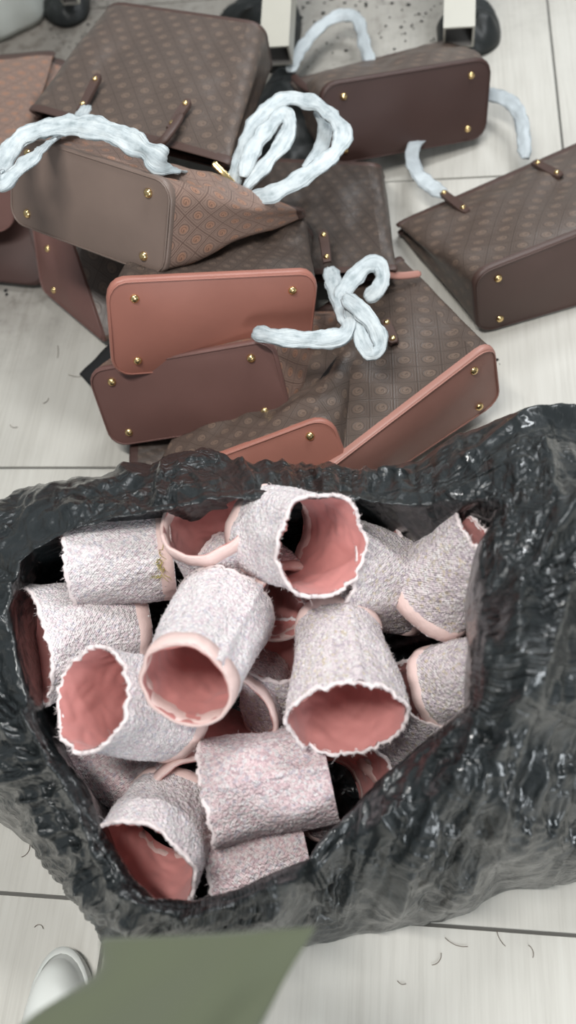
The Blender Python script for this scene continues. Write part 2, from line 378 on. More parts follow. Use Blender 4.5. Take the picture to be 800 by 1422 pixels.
CAMP = Vector((0, 0, H))
def tote(label, base, top, lea, mono=None, shrink=1.0, seed=0, studs=((-1, -1), (1, -1), (1, 1), (-1, 1)), r=0.026, bulge=0.010, pinch=0.10,
         W=0.15, D=0.065, dent=0.0, group='leather totes heaped on the floor'):
    """base, top: four corners each, (-,-),(+,-),(+,+),(-,+); rows of px, py, z or world Vectors"""
    mono = mono or MONO
    Bq = [CAMP + (p - CAMP) * shrink if isinstance(p, Vector) else P(*p) for p in base]
    Tq = [p if isinstance(p, Vector) else P(*p) for p in top]
    cen = sum(Bq, Vector()) / 4; tc = sum(Tq, Vector()) / 4; ax = (tc - cen).normalized()
    zmin = min(p.z for p in Bq + Tq)
    root = thing('tote_bag', label, 'bag', (cen.x, cen.y, max(zmin, 0.0)), group)
    nn = 88; rows = 22
    pr, tot = rrect(nn, r, W, D)
    # a consistent outward sense: does u x v point down the axis?
    orient = (Bq[1] - Bq[0]).cross(Bq[3] - Bq[0]).dot(ax)
    flip = orient < 0
    def point(u, v, wq, inset=0.0):
        k = 1 - inset
        u2 = u * (1 - (0.02)) ; v2 = v
        # gusset folds inward towards the mouth
        g = pinch * wq * max(0.0, 1 - abs(v)) * abs(u) ** 3
        a = bil(Bq, u * k * (1 - g), v * k); b = bil(Tq, u * k * (1 - g), v * k)
        p = a.lerp(b, wq)
        out = (bil(Bq, u, v) - cen).lerp(bil(Tq, u, v) - tc, wq)
        out = out - ax * out.dot(ax)
        d = (Bq[3] - Bq[0]).lerp(Tq[3] - Tq[0], wq * 0.5).normalized()
        bl = bulge * math.sin(math.pi * min(1, wq * 1.1)) * (1 - u * u)
        p = p + d * (v * bl)
        s = N3((u * 2 + seed, v * 1.5, wq * 2.2), 1.0, seed * 3.1) * 0.016 + 0.005 * N3((u * 5, v * 3, wq * 6), 1.0, seed)
        p = p + d * v * s * math.sin(math.pi * min(1.0, wq)) ** 0.7
        p.z = max(p.z, 0.003 + inset * 0.03)
        return p
    # body
    V = []; UV = []
    hgt = (tc - cen).length
    cols = pr + [(pr[0][0], pr[0][1], tot)]
    for j in range(rows):
        wq = j / (rows - 1)
        for (u, v, s) in cols: V.append(point(u, v, wq)); UV.append((s * (1 + 0.15 * wq), wq * hgt))
    mesh('body', V, grid_faces(nn + 1, rows, flip=flip), mono, root, uvs=UV)
    # black lining, set in from the shell
    V = []
    for j in range(rows):
        wq = 0.04 + 0.96 * j / (rows - 1)
        for (u, v, s) in cols: V.append(point(u, v, wq, 0.045))
    b0 = len(V)
    F_ = grid_faces(nn + 1, rows, flip=not flip)
    F_.append(tuple(range(nn))[::1 if not flip else -1])
    mesh('lining', V, F_, BLACK, root)
    # leather trim round the mouth
    V = []
    prof = [(0.0, 0.962), (-0.012, 0.965), (-0.012, 1.0), (0.0, 1.012), (0.05, 1.01), (0.052, 0.96)]
    for (ins, wq) in prof:
        for (u, v, s) in pr: V.append(point(u, v, wq, ins))
    mesh('mouth_trim', V, grid_faces(nn, 6, True, flip=flip), LEA['dark' if lea == 'dark' else 'cocoa'], root)
    # base panel: leather, a little proud, wrapping up the shell by a few millimetres
    V = []; dn = -ax
    nrm = (Bq[1] - Bq[0]).cross(Bq[3] - Bq[0]).normalized()
    if nrm.dot(dn) < 0: nrm = -nrm
    rings = [(1.012, -0.007), (1.018, -0.004), (1.016, 0.0), (1.0, 0.003), (0.97, 0.0044), (0.93, 0.005), (0.9, 0.005), (0.75, 0.006), (0.6, 0.007), (0.45, 0.007), (0.3, 0.0078), (0.15, 0.008)]
    for (k, h) in rings:
        for (u, v, s) in pr:
            # even inset measured in metres, so that the short side does not crowd
            ku = 1 - (1 - k) * 0.065 / 0.15 if k > 0.9 else k * (1 - 0.1 * 0.065 / 0.15) / 0.9
            uu, vv = u * ku, v * k
            if k < 0.99: h = 0.0035 + 0.0065 * (1 - abs(uu) ** 3) * (1 - vv * vv) + 0.0035 * N3((uu * 1.6, vv * 0.8, seed), 1.0) * (1 - vv * vv)
            V.append(bil(Bq, uu, vv) + nrm * h)
    V.append(cen + nrm * (0.010 + 0.0035 * N3((0, 0, seed), 1.0)))
    F_ = grid_faces(nn, len(rings), True, flip=not flip); c0 = len(V) - 1; o0 = nn * (len(rings) - 1)
    F_ += [((o0 + k, o0 + (k + 1) % nn, c0) if flip else (c0, o0 + (k + 1) % nn, o0 + k)) for k in range(nn)]
    for v in V: v.z = max(v.z, 0.002)
    bp = mesh('base_panel', V, F_, LEA[lea], root)
    # stitched piping on the base edge
    V = []; m = 5; rr = 0.0013
    ctr = [bil(Bq, u * 0.985, v * 0.965) + nrm * 0.0042 for (u, v, s) in pr]
    for i, c in enumerate(ctr):
        tg = (ctr[(i + 1) % nn] - ctr[i - 1]).normalized(); sd = tg.cross(nrm).normalized()
        for k in range(m):
            a = 2 * math.pi * k / m; q = c + sd * math.cos(a) * rr + nrm * math.sin(a) * rr; q.z = max(q.z, 0.002); V.append(q)
    F_ = []
    for i in range(nn):
        for k in range(m):
            a = i * m + k; b = i * m + (k + 1) % m; F_.append((a, b, (b + m) % len(V), (a + m) % len(V)))
    mesh('piping', V, F_, LEA[lea], bp)
    for s in studs:
        if len(s) == 3: c = P(*s); dcen = c
        else: c = bil(Bq, s[0] * 0.1125 / 0.15, s[1] * 0.0425 / 0.065)
        v, f = sphere_bits(c + nrm * 0.005, nrm, 0.0062, 0.0055)
        mesh('stud', v, f, GOLD, root)
    root['_'] = 0; del root['_']
    return root, point, Bq, Tq
def tab(root, a, b, lea='brown', width=0.016, up=Vector((0, -0.3, 0.95)), n=2):
    """leather handle tab from a to b (px, py, z) held by two rivets"""
    A, B_ = P(*a), P(*b); d = (B_ - A); L = d.length; d.normalize(); s = d.cross(up).normalized(); nrm = s.cross(d)
    if nrm.z < 0: nrm = -nrm
    V = []; k = 12
    prof = [(-0.5, 0.6), (-0.36, 0.95), (0, 1.0), (0.6, 0.9), (1.0, 0.8)]
    out = []
    for t, wv in [(0.0, 0.55), (0.06, 0.85), (0.16, 1.0), (0.6, 0.92), (1.0, 0.8)]:
        for q in (-1, -0.85, 0.85, 1):
            V.append(A + d * (L * t) + s * (q * wv * width / 2) + nrm * (0.001 if abs(q) == 1 else 0.0042))
    F_ = grid_faces(4, 5)
    b0 = len(V)
    for v in list(V): V.append(v - nrm * 0.003)
    F_ += grid_faces(4, 5, off=b0, flip=True)
    for j in range(4):
        F_ += [(j * 4, j * 4 + 4, b0 + j * 4 + 4, b0 + j * 4), (j * 4 + 3, b0 + j * 4 + 3, b0 + j * 4 + 7, j * 4 + 7)]
    F_ += [(0, b0, b0 + 1, 1), (1, b0 + 1, b0 + 2, 2), (2, b0 + 2, b0 + 3, 3)]
    F_ += [(16 + q, 17 + q, b0 + 17 + q, b0 + 16 + q) for q in range(3)]
    o = mesh('handle_tab', V, F_, LEA[lea], root, smooth=False)
    for t in ((0.16, 0.85) if n == 2 else (0.2,)):
        v, f = sphere_bits(A + d * L * t + nrm * 0.004, nrm, 0.0046, 0.004)
        mesh('rivet', v, f, GOLD, o)
    return o
V3 = Vector
def dbg(name, B_, T):
    print('%-4s W %.2f %.2f  D %.2f %.2f | top W %.2f %.2f D %.2f %.2f | H %s | zB %s zT %s' % (name, (B_[1] - B_[0]).length, (B_[2] - B_[3]).length,
        (B_[3] - B_[0]).length, (B_[2] - B_[1]).length, (T[1] - T[0]).length, (T[2] - T[3]).length, (T[3] - T[0]).length, (T[2] - T[1]).length,
        ' '.join('%.2f' % (a - b).length for a, b in zip(B_, T)), ' '.join('%.2f' % p.z for p in B_), ' '.join('%.2f' % p.z for p in T)))
#TOTES
# far left, face up, copper monogram
t, pt, b, q = tote('copper monogram tote cut off by the left edge, below the white plastic sack',
    [(-215, 262, 0.20), (24, 228, 0.19), (20, 318, 0.09), (-215, 352, 0.09)],
    [(-235, 100, 0.12), (78, 70, 0.12), (98, 88, 0.10), (-230, 120, 0.10)], 'brown', MONO_RED, seed=1); dbg('T10', b, q)
# under it, blackish, lying flat
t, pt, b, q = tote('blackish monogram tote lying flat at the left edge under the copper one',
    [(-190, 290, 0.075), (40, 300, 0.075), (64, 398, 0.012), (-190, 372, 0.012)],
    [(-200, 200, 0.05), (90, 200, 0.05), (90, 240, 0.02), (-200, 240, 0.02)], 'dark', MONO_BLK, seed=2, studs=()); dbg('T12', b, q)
# the one whose base curves down at the left of the tan one
t, pt, b, q = tote('tote showing a narrow curved brown base, between the taupe and the tan-red base',
    [(46, 300, 0.11), (98, 322, 0.12), (150, 478, 0.02), (60, 402, 0.02)],
    [(260, 260, 0.10), (330, 300, 0.10), (330, 430, 0.02), (250, 400, 0.02)], 'brown', MONO, seed=3, studs=((70, 345, 0.085), (79, 402, 0.035)), r=0.02, bulge=0.0); dbg('T11', b, q)
# big dark tote, upper left, face up, mouth towards the viewer
T1, pt, b, q = tote('large dark tote lying face up at upper left with its mouth towards the viewer',
    [(148, 3, 0.22), (368, 34, 0.22), (380, 105, 0.10), (140, 60, 0.10)],
    [(35, 148, 0.235), (324, 226, 0.245), (332, 240, 0.21), (45, 165, 0.20)], 'cocoa', MONO, seed=4, r=0.03, studs=()); dbg('T1', b, q)
tab(T1, (137, 105, 0.250), (112, 155, 0.245), 'cocoa'); tab(T1, (262, 140, 0.255), (236, 180, 0.250), 'cocoa')
# small one in the middle with its mouth towards the viewer
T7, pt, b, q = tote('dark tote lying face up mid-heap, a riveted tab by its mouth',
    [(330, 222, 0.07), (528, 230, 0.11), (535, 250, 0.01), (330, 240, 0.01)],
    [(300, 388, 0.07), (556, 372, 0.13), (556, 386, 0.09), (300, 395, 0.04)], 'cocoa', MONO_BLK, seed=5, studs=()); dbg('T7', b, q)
tab(T7, (449, 322, 0.142), (455, 366, 0.140), 'cocoa')
# right hand tote
T8, pt, b, q = tote('dark tote at the right edge with a dark brown base facing the viewer',
    [(657, 380, 0.125), (905, 283, 0.125), (905, 392, 0.004), (662, 462, 0.004)],
    [(545, 312, 0.035), (880, 165, 0.04), (880, 182, 0.004), (548, 328, 0.004)], 'cocoa', MONO, seed=6, bulge=0.012); dbg('T8', b, q)
tab(T8, (650, 296, 0.072), (612, 266, 0.048), 'cocoa'); tab(T8, (780, 246, 0.075), (742, 226, 0.052), 'cocoa')
# top right tote
T9, pt, b, q = tote('tote at the top with a very dark brown base, below the hollow steel tube',
    [V3((-.164, 1.285, .206)), V3((.109, 1.399, .157)), V3((.105, 1.356, .034)), V3((-.168, 1.242, .083))],
    [(400, 112, 0.05), (640, 50, 0.05), (650, 60, 0.01), (400, 140, 0.01)], 'dark', MONO, shrink=1.02, seed=7, pinch=0.02); dbg('T9', b, q)
# rose one, front right
T6, pt, b, q = tote('dark tote with a rose base slanting down left, frontmost on the right of the heap',
    [V3((-.149, .629, .075)), V3((.093, .803, .149)), V3((.111, .801, .02)), V3((-.132, .627, -.011))],
    [(335, 502, 0.06), (560, 352, 0.06), (565, 372, 0.025), (345, 530, 0.025)], 'rose', MONO, shrink=0.985, seed=8); dbg('T6', b, q)
tab(T6, (548, 478, 0.130), (536, 446, 0.124), 'cocoa')
# lowest front
T5, pt, b, q = tote('tote with a tan base, lowest in front, just behind the black bin bag',
    [(196, 672, 0.10), (458, 574, 0.15), (494, 668, 0.06), (215, 750, 0.02)],
    [(260, 560, 0.02), (512, 450, 0.10), (536, 500, 0.08), (260, 585, 0.01)], 'tan', MONO, seed=9, r=0.032, bulge=0.0); dbg('T5', b, q)
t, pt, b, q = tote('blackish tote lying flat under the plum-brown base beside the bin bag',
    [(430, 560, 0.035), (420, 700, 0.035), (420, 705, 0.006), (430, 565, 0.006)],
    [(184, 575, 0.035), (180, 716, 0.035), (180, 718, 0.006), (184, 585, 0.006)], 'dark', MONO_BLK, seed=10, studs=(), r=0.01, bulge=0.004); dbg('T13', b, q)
# plum brown
T4, pt, b, q = tote('tote with a plum-brown base below the tan-red base, white strap across its corner',
    [V3((-.511, .833, .063)), V3((-.215, .847, .112)), V3((-.194, .782, .001)), V3((-.49, .767, -.048))],
    [(215, 450, 0.045), (485, 428, 0.07), (490, 452, 0.04), (220, 465, 0.02)], 'brown', MONO_RED, shrink=0.925, seed=11, pinch=0.05, bulge=0.0); dbg('T4', b, q)
# tan red
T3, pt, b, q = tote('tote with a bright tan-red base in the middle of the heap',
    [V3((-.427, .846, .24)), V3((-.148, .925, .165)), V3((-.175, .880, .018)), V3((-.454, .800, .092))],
    [(215, 305, 0.15), (424, 286, 0.15), (440, 330, 0.11), (225, 320, 0.12)], 'tan', MONO_BLK, shrink=0.938, seed=12, bulge=0.0); dbg('T3', b, q)  # darker print paints in the shade of the taupe tote above
# taupe
T2, pt, b, q = tote('tote with a taupe base and copper gusset, topmost at the left of the heap',
    [V3((-.588, 1.076, .309)), V3((-.324, .936, .321)), V3((-.353, .871, .212)), V3((-.618, 1.012, .2))],
    [(130, 190, 0.19), (418, 290, 0.20), (424, 304, 0.17), (130, 215, 0.16)], 'taupe', MONO_RED, shrink=0.95, seed=13, pinch=0.02); dbg('T2', b, q)

# handles
HL = 'handle wrapped in white tissue'
ribbon('handle', [(120, 148, 0.262), (104, 172, 0.285, .1), (60, 205, 0.375, .2), (20, 240, 0.385, .2), (2, 252, 0.385, .0), (-6, 238, 0.380, .5), (14, 208, 0.370, .4), (40, 186, 0.370, .0), (90, 174, 0.375, 0), (140, 180, 0.380, 0), (185, 198, 0.375, .2), (226, 226, 0.365, .4), (250, 240, 0.29, .4), (262, 240, 0.25, .4)],
       0.027, 0.0045, TISSUE, T1, puff=0.5, label=HL)
ribbon('handle', [(252, 160, 0.258), (236, 184, 0.262), (222, 198, 0.255), (196, 206, 0.24), (170, 196, 0.22)], 0.013, 0.008, LEA['cocoa'], T1, crinkle=0, label='bare brown leather handle')
ribbon('handle', [(342, 276, 0.235), (380, 268, 0.25), (430, 240, 0.26), (468, 208, 0.26), (474, 178, 0.26, .3), (440, 146, 0.25), (396, 138, 0.25), (362, 165, 0.25), (340, 200, 0.245, .3), (328, 236, 0.235, .3), (326, 262, 0.22)],
       0.025, 0.0045, TISSUE, T1, puff=0.5, label=HL)
ribbon('handle', [(338, 246, 0.238), (352, 205, 0.25, .2), (378, 172, 0.25), (394, 158, 0.25), (402, 172, 0.25), (392, 200, 0.25), (366, 232, 0.245), (342, 262, 0.235)],
       0.024, 0.004, TISSUE, T1, puff=0.5, label=HL)
ribbon('handle', [(444, 150, 0.235), (452, 172, 0.225), (446, 205, 0.225), (426, 238, 0.22)], 0.022, 0.005, TISSUE, T1, label=HL)
ribbon('handle', [(458, 372, 0.150), (464, 396, 0.165), (476, 430, 0.185), (484, 452, 0.195, .2), (470, 468, 0.2), (430, 472, 0.205), (385, 468, 0.21), (352, 462, 0.2)],
       0.024, 0.0045, TISSUE, T7, puff=0.3, label=HL)
ribbon('handle', [(470, 416, 0.175), (488, 390, 0.175), (508, 370, 0.175, .2), (524, 368, 0.17), (532, 384, 0.165, .3), (524, 402, 0.16), (508, 416, 0.15)],
       0.024, 0.004, TISSUE, T6, puff=0.4, label=HL)
ribbon('handle', [(478, 412, 0.20), (498, 428, 0.205), (518, 452, 0.2), (528, 478, 0.195, .3), (520, 490, 0.195), (508, 484, 0.195), (496, 455, 0.195), (484, 425, 0.19)],
       0.021, 0.0045, TISSUE, T6, puff=0.4, label=HL)
GL = 'handle in greyish translucent film'
ribbon('handle', [(618, 270, 0.05), (598, 258, 0.06), (580, 240, 0.07, .3), (572, 215, 0.06), (580, 195, 0.05), (600, 170, 0.04), (640, 140, 0.04), (676, 132, 0.05), (706, 140, 0.06), (722, 160, 0.06, .3), (727, 190, 0.05, .4), (730, 220, 0.045)],
       0.024, 0.004, TISSUE_G, T8, puff=0.3, label=GL)
ribbon('handle', [(404, 100, 0.06), (412, 78, 0.06), (436, 46, 0.06), (464, 24, 0.06), (488, 22, 0.06), (500, 34, 0.06, .2), (506, 62, 0.055, .3), (516, 92, 0.05)],
       0.024, 0.004, TISSUE_G, T9, puff=0.3, label=GL)
ribbon('handle', [(408, 106, 0.09), (422, 120, 0.11), (444, 132, 0.135)], 0.014, 0.007, LEA['dark'], T9, crinkle=0, label='bare dark leather handle end')
# zip ends
ribbon('zip_pull', [(296, 226, 0.245), (312, 242, 0.235), (330, 262, 0.23)], 0.009, 0.004, GOLD, T1, crinkle=0, label='brass zip end')
ribbon('zip_end_tab', [(534, 380, 0.12), (556, 383, 0.11), (584, 380, 0.10)], 0.011, 0.005, LEA['rose'], T7, crinkle=0, label='tan leather zip end tab')
# black pouch corner under the plum bag
V = []; n = 14
Q = [P(110, 519, 0.03), P(168, 462, 0.05), P(290, 520, 0.05), P(150, 562, 0.03)]
for lay in (0, 1):
    for j in range(n):
        for i in range(n):
            u, v = i / (n - 1) * 2 - 1, j / (n - 1) * 2 - 1; p = bil(Q, u, v)
            p.z += (0.006 * (1 - u * u) * (1 - v * v) + 0.002 * N3(p, 40)) * (1 - 2 * lay) - 0.002 * lay; V.append(p)
Fc = grid_faces(n, n) + grid_faces(n, n, off=n * n, flip=True)
edge = [i for i in range(n)] + [j * n + n - 1 for j in range(1, n)] + [(n - 1) * n + i for i in range(n - 2, -1, -1)] + [j * n for j in range(n - 2, 0, -1)]
Fc += [(edge[k], edge[k - 1], edge[k - 1] + n * n, edge[k] + n * n) for k in range(len(edge))]
tag(mesh('fabric_pouch', V, Fc, BLACK, loc=(Q[0].x, Q[0].y, 0)), 'flat black fabric pouch with one corner poking out left of the plum-brown base', 'pouch')
#CUFFS
def cuff(label, a, b, L, ra, rb, near='a', tw=0, sa=1.0, sb=1.0, seed=0, hem=True, seam=0.0, fray=0.004, cut=0.0, yellow=False):
    """a cut sleeve end. a = raw end (px,py,z or px,py), b = other end; the one given z is the anchor, the other lies at length L"""
    if len(a) == 3: anc, oth, an = P(*a), b, 'a'
    else: anc, oth, an = P(*b), a, 'b'
    d = (P(oth[0], oth[1], 0) - CAMP).normalized(); oc = CAMP - anc
    bq = oc.dot(d); cq = oc.length_squared - L * L; disc = bq * bq - cq
    nearer = (near != an)        # the free end is the one nearer the camera?
    if disc < 0: tt = -bq; print('  cuff short:', label, 'pixel gap needs', round((anc - (CAMP + d * tt)).length, 3))
    else: tt = -bq + (-1 if nearer else 1) * math.sqrt(disc)
    free = CAMP + d * tt
    A, B_ = (anc, free) if an == 'a' else (free, anc)
    for e in (A, B_):
        e.z = max(e.z, 0.03)
    ax = (B_ - A).normalized(); up = Vector((0, 0, 1)); sx = ax.cross(up).normalized(); sy = sx.cross(ax).normalized()
    if abs(ax.z) > 0.9: sx = Vector((1, 0, 0)); sx = (sx - ax * sx.dot(ax)).normalized(); sy = sx.cross(ax)
    print('cuff %-34s A %s B %s' % (label[:34], tuple(round(c, 2) for c in A), tuple(round(c, 2) for c in B_)))
    root = thing('sleeve_cuff', label, 'cuff', (A + B_) / 2, 'cut tweed sleeve cuffs in the bin bag')
    nn = 112; rows = 40; Lr = (B_ - A).length
    def point(k, j, off):
        t = j / (rows - 1); th = 2 * math.pi * k / nn
        jag = fray * (N3((math.cos(th) * 3, math.sin(th) * 3, 0), 2.2, seed) + 0.45 * N3((math.cos(th) * 7, math.sin(th) * 7, 0), 2.3, seed + 5) + 0.3 * N3((math.cos(th) * 19, math.sin(th) * 19, 0), 2.0, seed + 5))
        cutv = cut * math.cos(th - 0.8)
        s = -(jag + cutv) * (1 - t) ** 3 / Lr
        tq = t + s
        r = ra * (1 - t) + rb * t
        sq = sa * (1 - t) + sb * t
        r *= 1 + 0.11 * N3((math.cos(th) * 1.2, math.sin(th) * 1.2, t * 1.6), 1.0, seed * 2.3) + 0.06 * N3((math.cos(th) * 2.5, math.sin(th) * 2.5, t * 3), 1.0, seed)
        c = A.lerp(B_, tq)
        p = c + sx * (math.cos(th) * (r + off)) + sy * (math.sin(th) * (r * sq + off))
        return p
    V = []; UV = []
    for j in range(rows):
        for k in range(nn + 1):
            p = point(k % nn, j, 0)
            o = (p - A.lerp(B_, j / (rows - 1))).normalized()
            nz = 0.0012 * N3(p, 210, seed) + 0.0009 * N3(p, 420, seed + 2)
            sm = 0.0040 * math.exp(-(((k / nn - seam) % 1.0 - 0.5) * nn / 1.6) ** 2) if seam else 0
            V.append(p + o * (nz + sm)); UV.append((k / nn * 2 * math.pi * (ra + rb) / 2, j / (rows - 1) * Lr))
    fl = False
    mesh('tweed_shell', V, grid_faces(nn + 1, rows, flip=fl), TW[tw], root, uvs=UV)
    V = []
    for j in range(rows):
        for k in range(nn):
            p = point(k, j, -0.0032); e = 0.0012 * N3(p, 60, seed + 9)
            V.append(p + (A.lerp(B_, j / (rows - 1)) - p).normalized() * abs(e) * 2)
    mesh('lining', V, grid_faces(nn, rows, True, flip=not fl), LINING, root)
    # the raw edge: a thick ragged lip between shell and lining
    V = []
    for off, dl in ((0.0002, 0.003), (0.0010, 0.0), (0.0002, -0.0012), (-0.0026, -0.0008), (-0.0034, 0.002)):
        for k in range(nn):
            p = point(k, 0, off) + ax * dl; p += ax * 0.0022 * N3(p, 170, seed) + (p - A).normalized() * 0.0012 * N3(p, 350, seed + 3); V.append(p)
    mesh('raw_edge', V, grid_faces(nn, 5, True, flip=True), FUZZ, root, label='pale frayed raw edge')
    # folded hem band at the wrist end
    if hem:
        V = []
        for off, t in ((-0.001, 0.86), (0.0006, 0.868), (0.0012, 0.93), (0.0008, 0.992), (-0.001, 1.0), (-0.0036, 0.996), (-0.0042, 0.9), (-0.0035, 0.86)):
            for k in range(nn):
                j = t * (rows - 1); j0 = min(int(j), rows - 2); p = point(k, j0, off).lerp(point(k, j0 + 1, off), j - j0)
                V.append(p + (p - B_).normalized() * 0.0007 * N3(p, 120, seed))
        mesh('hem_band', V, grid_faces(nn, 8, True), HEM, root, label='pale pink turned hem')
    # loose fibres
    rnd = random.Random(seed * 11 + 3); V = []; F_ = []
    def fibre(p, d0, ln, wv=0.00028):
        d0 = d0.normalized(); s = d0.orthogonal().normalized(); b2 = d0.cross(s); cur = Vector(p); i0 = len(V); ns = 3
        for q in range(ns + 1):
            ww = wv * (1 - 0.6 * q / ns)
            for a in (0, 2.094, 4.189): V.append(cur + (s * math.cos(a) + b2 * math.sin(a)) * ww)
            d0 = (d0 + Vector((rnd.uniform(-1, 1), rnd.uniform(-1, 1), rnd.uniform(-1, 1))) * 0.75).normalized(); cur = cur + d0 * ln / ns
        for q in range(ns):
            for a in range(3):
                F_.append((i0 + q * 3 + a, i0 + q * 3 + (a + 1) % 3, i0 + q * 3 + 3 + (a + 1) % 3, i0 + q * 3 + 3 + a))
    for q in range(200):
        k = rnd.random() * nn; p = point(int(k), 0, rnd.uniform(-0.002, 0.001)); rad = (p - A).normalized()
        fibre(p, -ax + rad * rnd.uniform(-0.3, 0.9), rnd.uniform(0.002, 0.006) * (2.2 if rnd.random() < 0.05 else 1))
    for q in range(300):
        k = int(rnd.random() * nn); j = rnd.randrange(1, rows - 7); p = point(k, j, 0.0005); rad = (p - A.lerp(B_, j / (rows - 1))).normalized()
        fibre(p, rad + Vector((rnd.uniform(-1, 1), rnd.uniform(-1, 1), rnd.uniform(-1, 1))) * 1.3, rnd.uniform(0.0015, 0.0035))
    o = mesh('fibres', V, F_, FUZZ, root); o['kind'] = 'stuff'
    if yellow:
        V = []; F_ = []
        for q in range(26):
            j = 0.885 * (rows - 1) + rnd.uniform(-1.2, 1.2); k = int(nn * yellow + rnd.gauss(0, 3.2)) % nn
            fibre(point(k, int(j), 0.003), Vector((rnd.uniform(-1, 1), rnd.uniform(-1, 1), rnd.uniform(-1, 1))), 0.012, 0.0005)
        mesh('loose_thread', V, F_, YELLOW, root, label='tangle of yellow thread')
    return root
CU = [
 dict(label='white-pink cuff lying level at upper left, yellow thread tangled on its hem', a=(98, 782, 0.235), b=(240, 766), L=0.08, ra=.053, rb=.052, near='a', tw=0, seed=1, yellow=0.13),
 dict(label='cuff gaping with dusky pink inside between the yellow-threaded cuff and the topmost one', a=(325, 812), b=(284, 724, 0.285), L=0.12, ra=.044, rb=.048, near='b', tw=0, seed=2),
 dict(label='topmost cuff, its bright pink oval mouth facing right', a=(448, 757), b=(368, 738, 0.245), L=0.115, ra=.053, rb=.050, near='a', tw=0, seed=3, fray=.008),
 dict(label='centre cuff with a round pink-rimmed mouth facing the viewer', a=(312, 852, 0.235), b=(259, 955), L=0.14, ra=.054, rb=.045, near='b', tw=0, seed=4, seam=0.88),
 dict(label='cuff with its wide mouth facing down and a pale seam along its side', a=(480, 1000), b=(470, 868, 0.20), L=0.135, ra=.059, rb=.045, near='a', tw=2, seed=5, seam=0.70, sa=0.85, fray=.006),
 dict(label='cuff right under the topmost one and behind the seamed one', a=(455, 790), b=(582, 818, 0.15), L=0.13, ra=.056, rb=.053, near='a', tw=2, seed=6),
 dict(label='cone-shaped cuff at upper right, its narrow end tucked under the black plastic', a=(662, 742), b=(596, 828, 0.19), L=0.11, ra=.040, rb=.058, near='a', tw=2, seed=7, sa=0.35, sb=0.8),
 dict(label='large white cuff flaring towards the left rim of the bin bag', a=(44, 892, 0.215), b=(190, 868), L=0.125, ra=.072, rb=.046, near='a', tw=0, seed=8, sa=0.7),
 dict(label='cuff with a pink mouth facing left, beside the central round mouth', a=(124, 972), b=(245, 990, 0.175), L=0.118, ra=.054, rb=.050, near='a', tw=0, seed=9, fray=.006),
 dict(label='lilac cuff lying level below the centre, its ragged end to the left', a=(290, 1102, 0.165), b=(456, 1066), L=0.05, ra=.053, rb=.052, near='b', tw=1, seed=10, seam=0.72, hem=False),
 dict(label='cuff at lower left with a dark mouth facing the lower left rim', a=(196, 1202), b=(240, 1124, 0.12), L=0.098, ra=.058, rb=.052, near='a', tw=0, seed=11, cut=.015),
 dict(label='cuff lying lowest in the bin bag under the lilac one', a=(292, 1205, 0.10), b=(425, 1172), L=0.05, ra=.050, rb=.048, near='b', tw=1, seed=12, hem=False),
 dict(label='small cuff at the right rim, its pink hem facing left', a=(700, 930), b=(600, 955, 0.16), L=0.09, ra=.042, rb=.043, near='a', tw=2, seed=13),
 dict(label='shaded cuff under the one whose pink mouth faces left', a=(92, 1065, 0.085), b=(240, 1085), L=0.05, ra=.048, rb=.048, near='b', tw=1, seed=14),
 dict(label='cuff with a dusky pink mouth at lower right of the central one', a=(352, 945, 0.09), b=(322, 1000), L=0.13, ra=.046, rb=.047, near='b', tw=1, seed=15),
 dict(label='cuff with its pink hem facing right, between the topmost and the central one', a=(330, 790, 0.16), b=(398, 842), L=0.11, ra=.056, rb=.044, near='b', tw=0, seed=16),
 dict(label='shaded grey-lilac cuff upright between the central and the seamed cuff', a=(385, 900), b=(392, 990, 0.08), L=0.11, ra=.048, rb=.048, near='a', tw=2, seed=17),
 dict(label='cuff deep between the seamed cuff and the right rim', a=(592, 960), b=(550, 1055, 0.06), L=0.11, ra=.048, rb=.048, near='a', tw=2, seed=18),
 dict(label='cuff with a dark mouth low beside the right end of the lilac one', a=(492, 1085), b=(450, 1110, 0.05), L=0.10, ra=.046, rb=.045, near='a', tw=1, seed=19),
 dict(label='cuff with a frayed pink edge poking out behind the topmost one', a=(512, 745), b=(490, 800, 0.13), L=0.10, ra=.038, rb=.045, near='a', tw=1, seed=20),
 dict(label='pink-lined cuff squeezed between the lower left one and the lilac one', a=(232, 1060, 0.06), b=(268, 1110), L=0.12, ra=.046, rb=.046, near='b', tw=1, seed=21),
]
for c in CU: cuff(**c)
